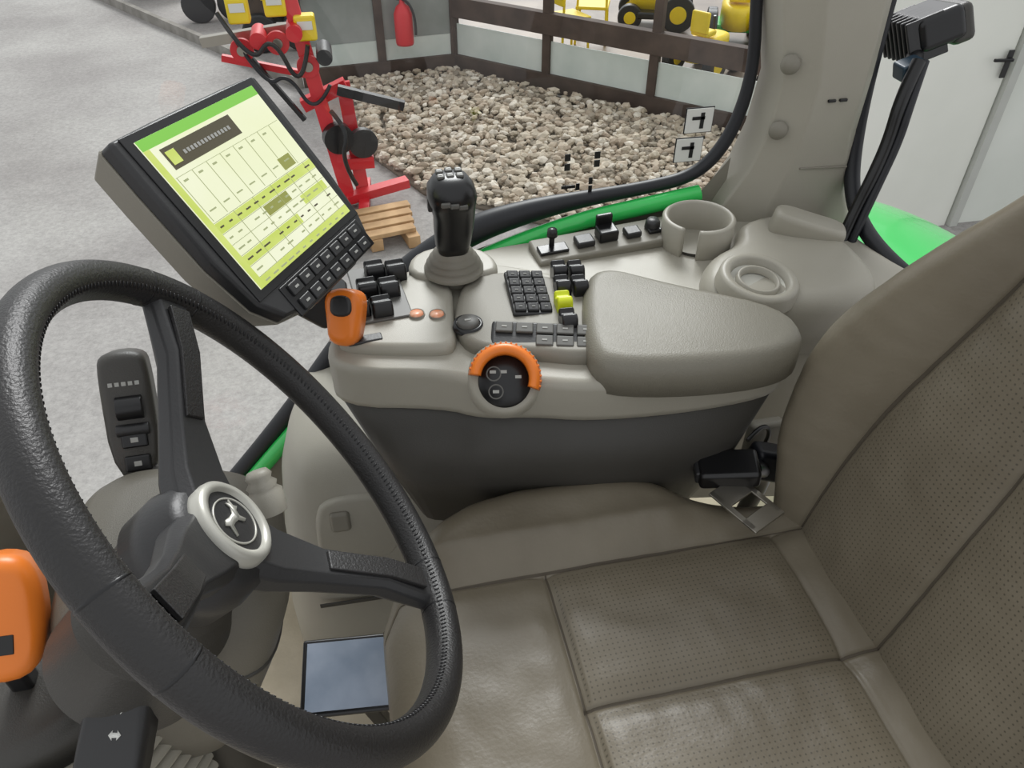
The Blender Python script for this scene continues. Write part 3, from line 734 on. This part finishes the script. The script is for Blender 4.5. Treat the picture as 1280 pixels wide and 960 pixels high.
doorm=mat('door_white',(238,239,231),.5,rgb2=(228,230,221),vscale=1)
box('wall_sheet',(5.0,.2,4.0),T(6.46,4.12,.7),wallm,wr,.002)
dr=empty('door_1')
box('leaf',(1.0,.06,3.0),T(3.38,4.04,.2),doorm,dr,.004)
box('frame_side',(.06,.08,3.0),T(3.925,4.02,.2),mat('door_gap',(190,192,186),.7),dr,.003)
box('handle_plate',(.035,.012,.16),T(3.84,3.985,-.22),vdark,dr,.003)
beam('handle_lever',(3.84,3.96,-.19),(3.72,3.96,-.185),.018,.018,black,dr,.005)
beam('handle_neck',(3.84,3.99,-.19),(3.84,3.95,-.19),.018,.018,black,dr,.005)

im=empty('red_implement')
beam('post',(-.30,5.3,.25),(-.08,5.15,-1.28),.09,.07,redm,im)
beam('post_2',(-.02,5.35,-.50),(.02,5.2,-1.28),.09,.07,redm,im)
beam('cross_top',(-.30,5.3,-.62),(.0,5.3,-.50),.08,.08,redm,im)
beam('cross_low',(-.15,5.2,-1.0),(.12,5.2,-1.0),.08,.08,redm,im)
beam('foot',(-.10,5.1,-1.22),(.34,5.2,-1.18),.09,.06,redm,im)
beam('foot_2',(.0,4.9,-1.26),(.05,5.4,-1.24),.07,.06,redm,im)
beam('draw_bar',(-.06,5.2,-.50),(.36,5.15,-.62),.05,.06,black,im)
cyl('spool',.10,.08,frame((-.10,5.15,-.80),(0,0,1),(1,.2,0)),black,im)
cyl('spool_2',.10,.05,frame((.06,5.18,-.86),(0,0,1),(1,.2,0)),vdark,im)
tube('hose',[(-.12,5.1,-.6),(-.02,5.0,-.7),(-.1,5.0,-.9),(-.02,5.05,-1.1)],.015,black,im)
for i,(x,z) in enumerate([(-.58,.0),(-.36,.03),(-.20,-.12)]):
    box('tank_%d'%i,(.13,.10,.15),T(x,5.25,z),yellow,im,.015)
    box('tank_label_%d'%i,(.09,.004,.05),T(x,5.195,z+.02),white,im,.001)
    cyl('cyl_%d'%i,.05,.22,frame((x+.09,5.25,z-.16),(0,0,1),(1,0,0)),redm if i<2 else vdark,im)
    cyl('disc_%d'%i,.07,.03,frame((x-.02,5.2,z-.22),(1,0,0),(0,0,1)),redm,im)
    cyl('disc_hub_%d'%i,.03,.04,frame((x-.02,5.19,z-.22),(1,0,0),(0,0,1)),steel,im)
beam('boom',(-.85,5.35,-.2),(-.18,5.3,-.12),.06,.06,steel,im)
beam('boom_2',(-.75,5.35,-.30),(-.25,5.3,-.42),.04,.04,redm,im)
beam('brace',(-.6,5.3,-.25),(-.3,5.25,-.7),.03,.03,black,im)
tube('hoses',[(-.7,5.2,0),(-.55,5.1,-.3),(-.4,5.1,-.1),(-.28,5.15,-.5),(-.2,5.15,-.2)],.014,black,im)
tube('hoses_2',[(-.65,5.2,-.1),(-.5,5.15,-.45),(-.35,5.15,-.35),(-.22,5.15,-.65),(-.1,5.15,-.45)],.012,rubber,im)
pw=mat('pallet_wood',(196,160,118),.8,rgb2=(170,135,95),vscale=9)
pa=empty('wooden_pallet')
for i in range(4): box('board_%d'%i,(.6,.08,.03),frame((.02,4.50+i*.11,-1.20),(1,.2,0),(-.2,1,0)),pw,pa,.004)
for i in range(3): box('bearer_%d'%i,(.08,.42,.08),frame((-.22+.24*i,4.66,-1.255),(1,.2,0),(-.2,1,0)),pw,pa,.004)
kb=mat('kerb_stone',(150,146,140),.9,rgb2=(120,116,110),vscale=5)
beam('kerb',(-.42,7.68,-1.27),(-3.6,12.6,-1.27),.06,.14,kb)
for i,(x,y,c) in enumerate([(-.6,9.2,wood),(-1.35,10.5,orange),(-2.2,11.8,greyp),(-.2,10.2,redm)]):
    e=empty('trailer_implement')
    box('bed',(.6,.5,.22),T(x,y,-.85),c,e,.03)
    beam('frame',(x-.45,y-.1,-1.02),(x+.45,y-.1,-1.02),.07,.07,black,e)
    for k_ in (-.2,.2): cyl('wheel_%d'%(k_>0),.19,.12,frame((x+k_,y-.30,-1.11),(1,0,0),(0,0,1)),rubber,e,.02,24)
    beam('drawbar',(x+.3,y,-1.0),(x+.6,y-.3,-1.1),.05,.05,c,e)
    for k_ in range(5): beam('tine_%d'%k_,(x-.25+.12*k_,y-.26,-.8),(x-.25+.12*k_,y-.38,-.45),.03,.03,yellow if k_%2 else c,e)
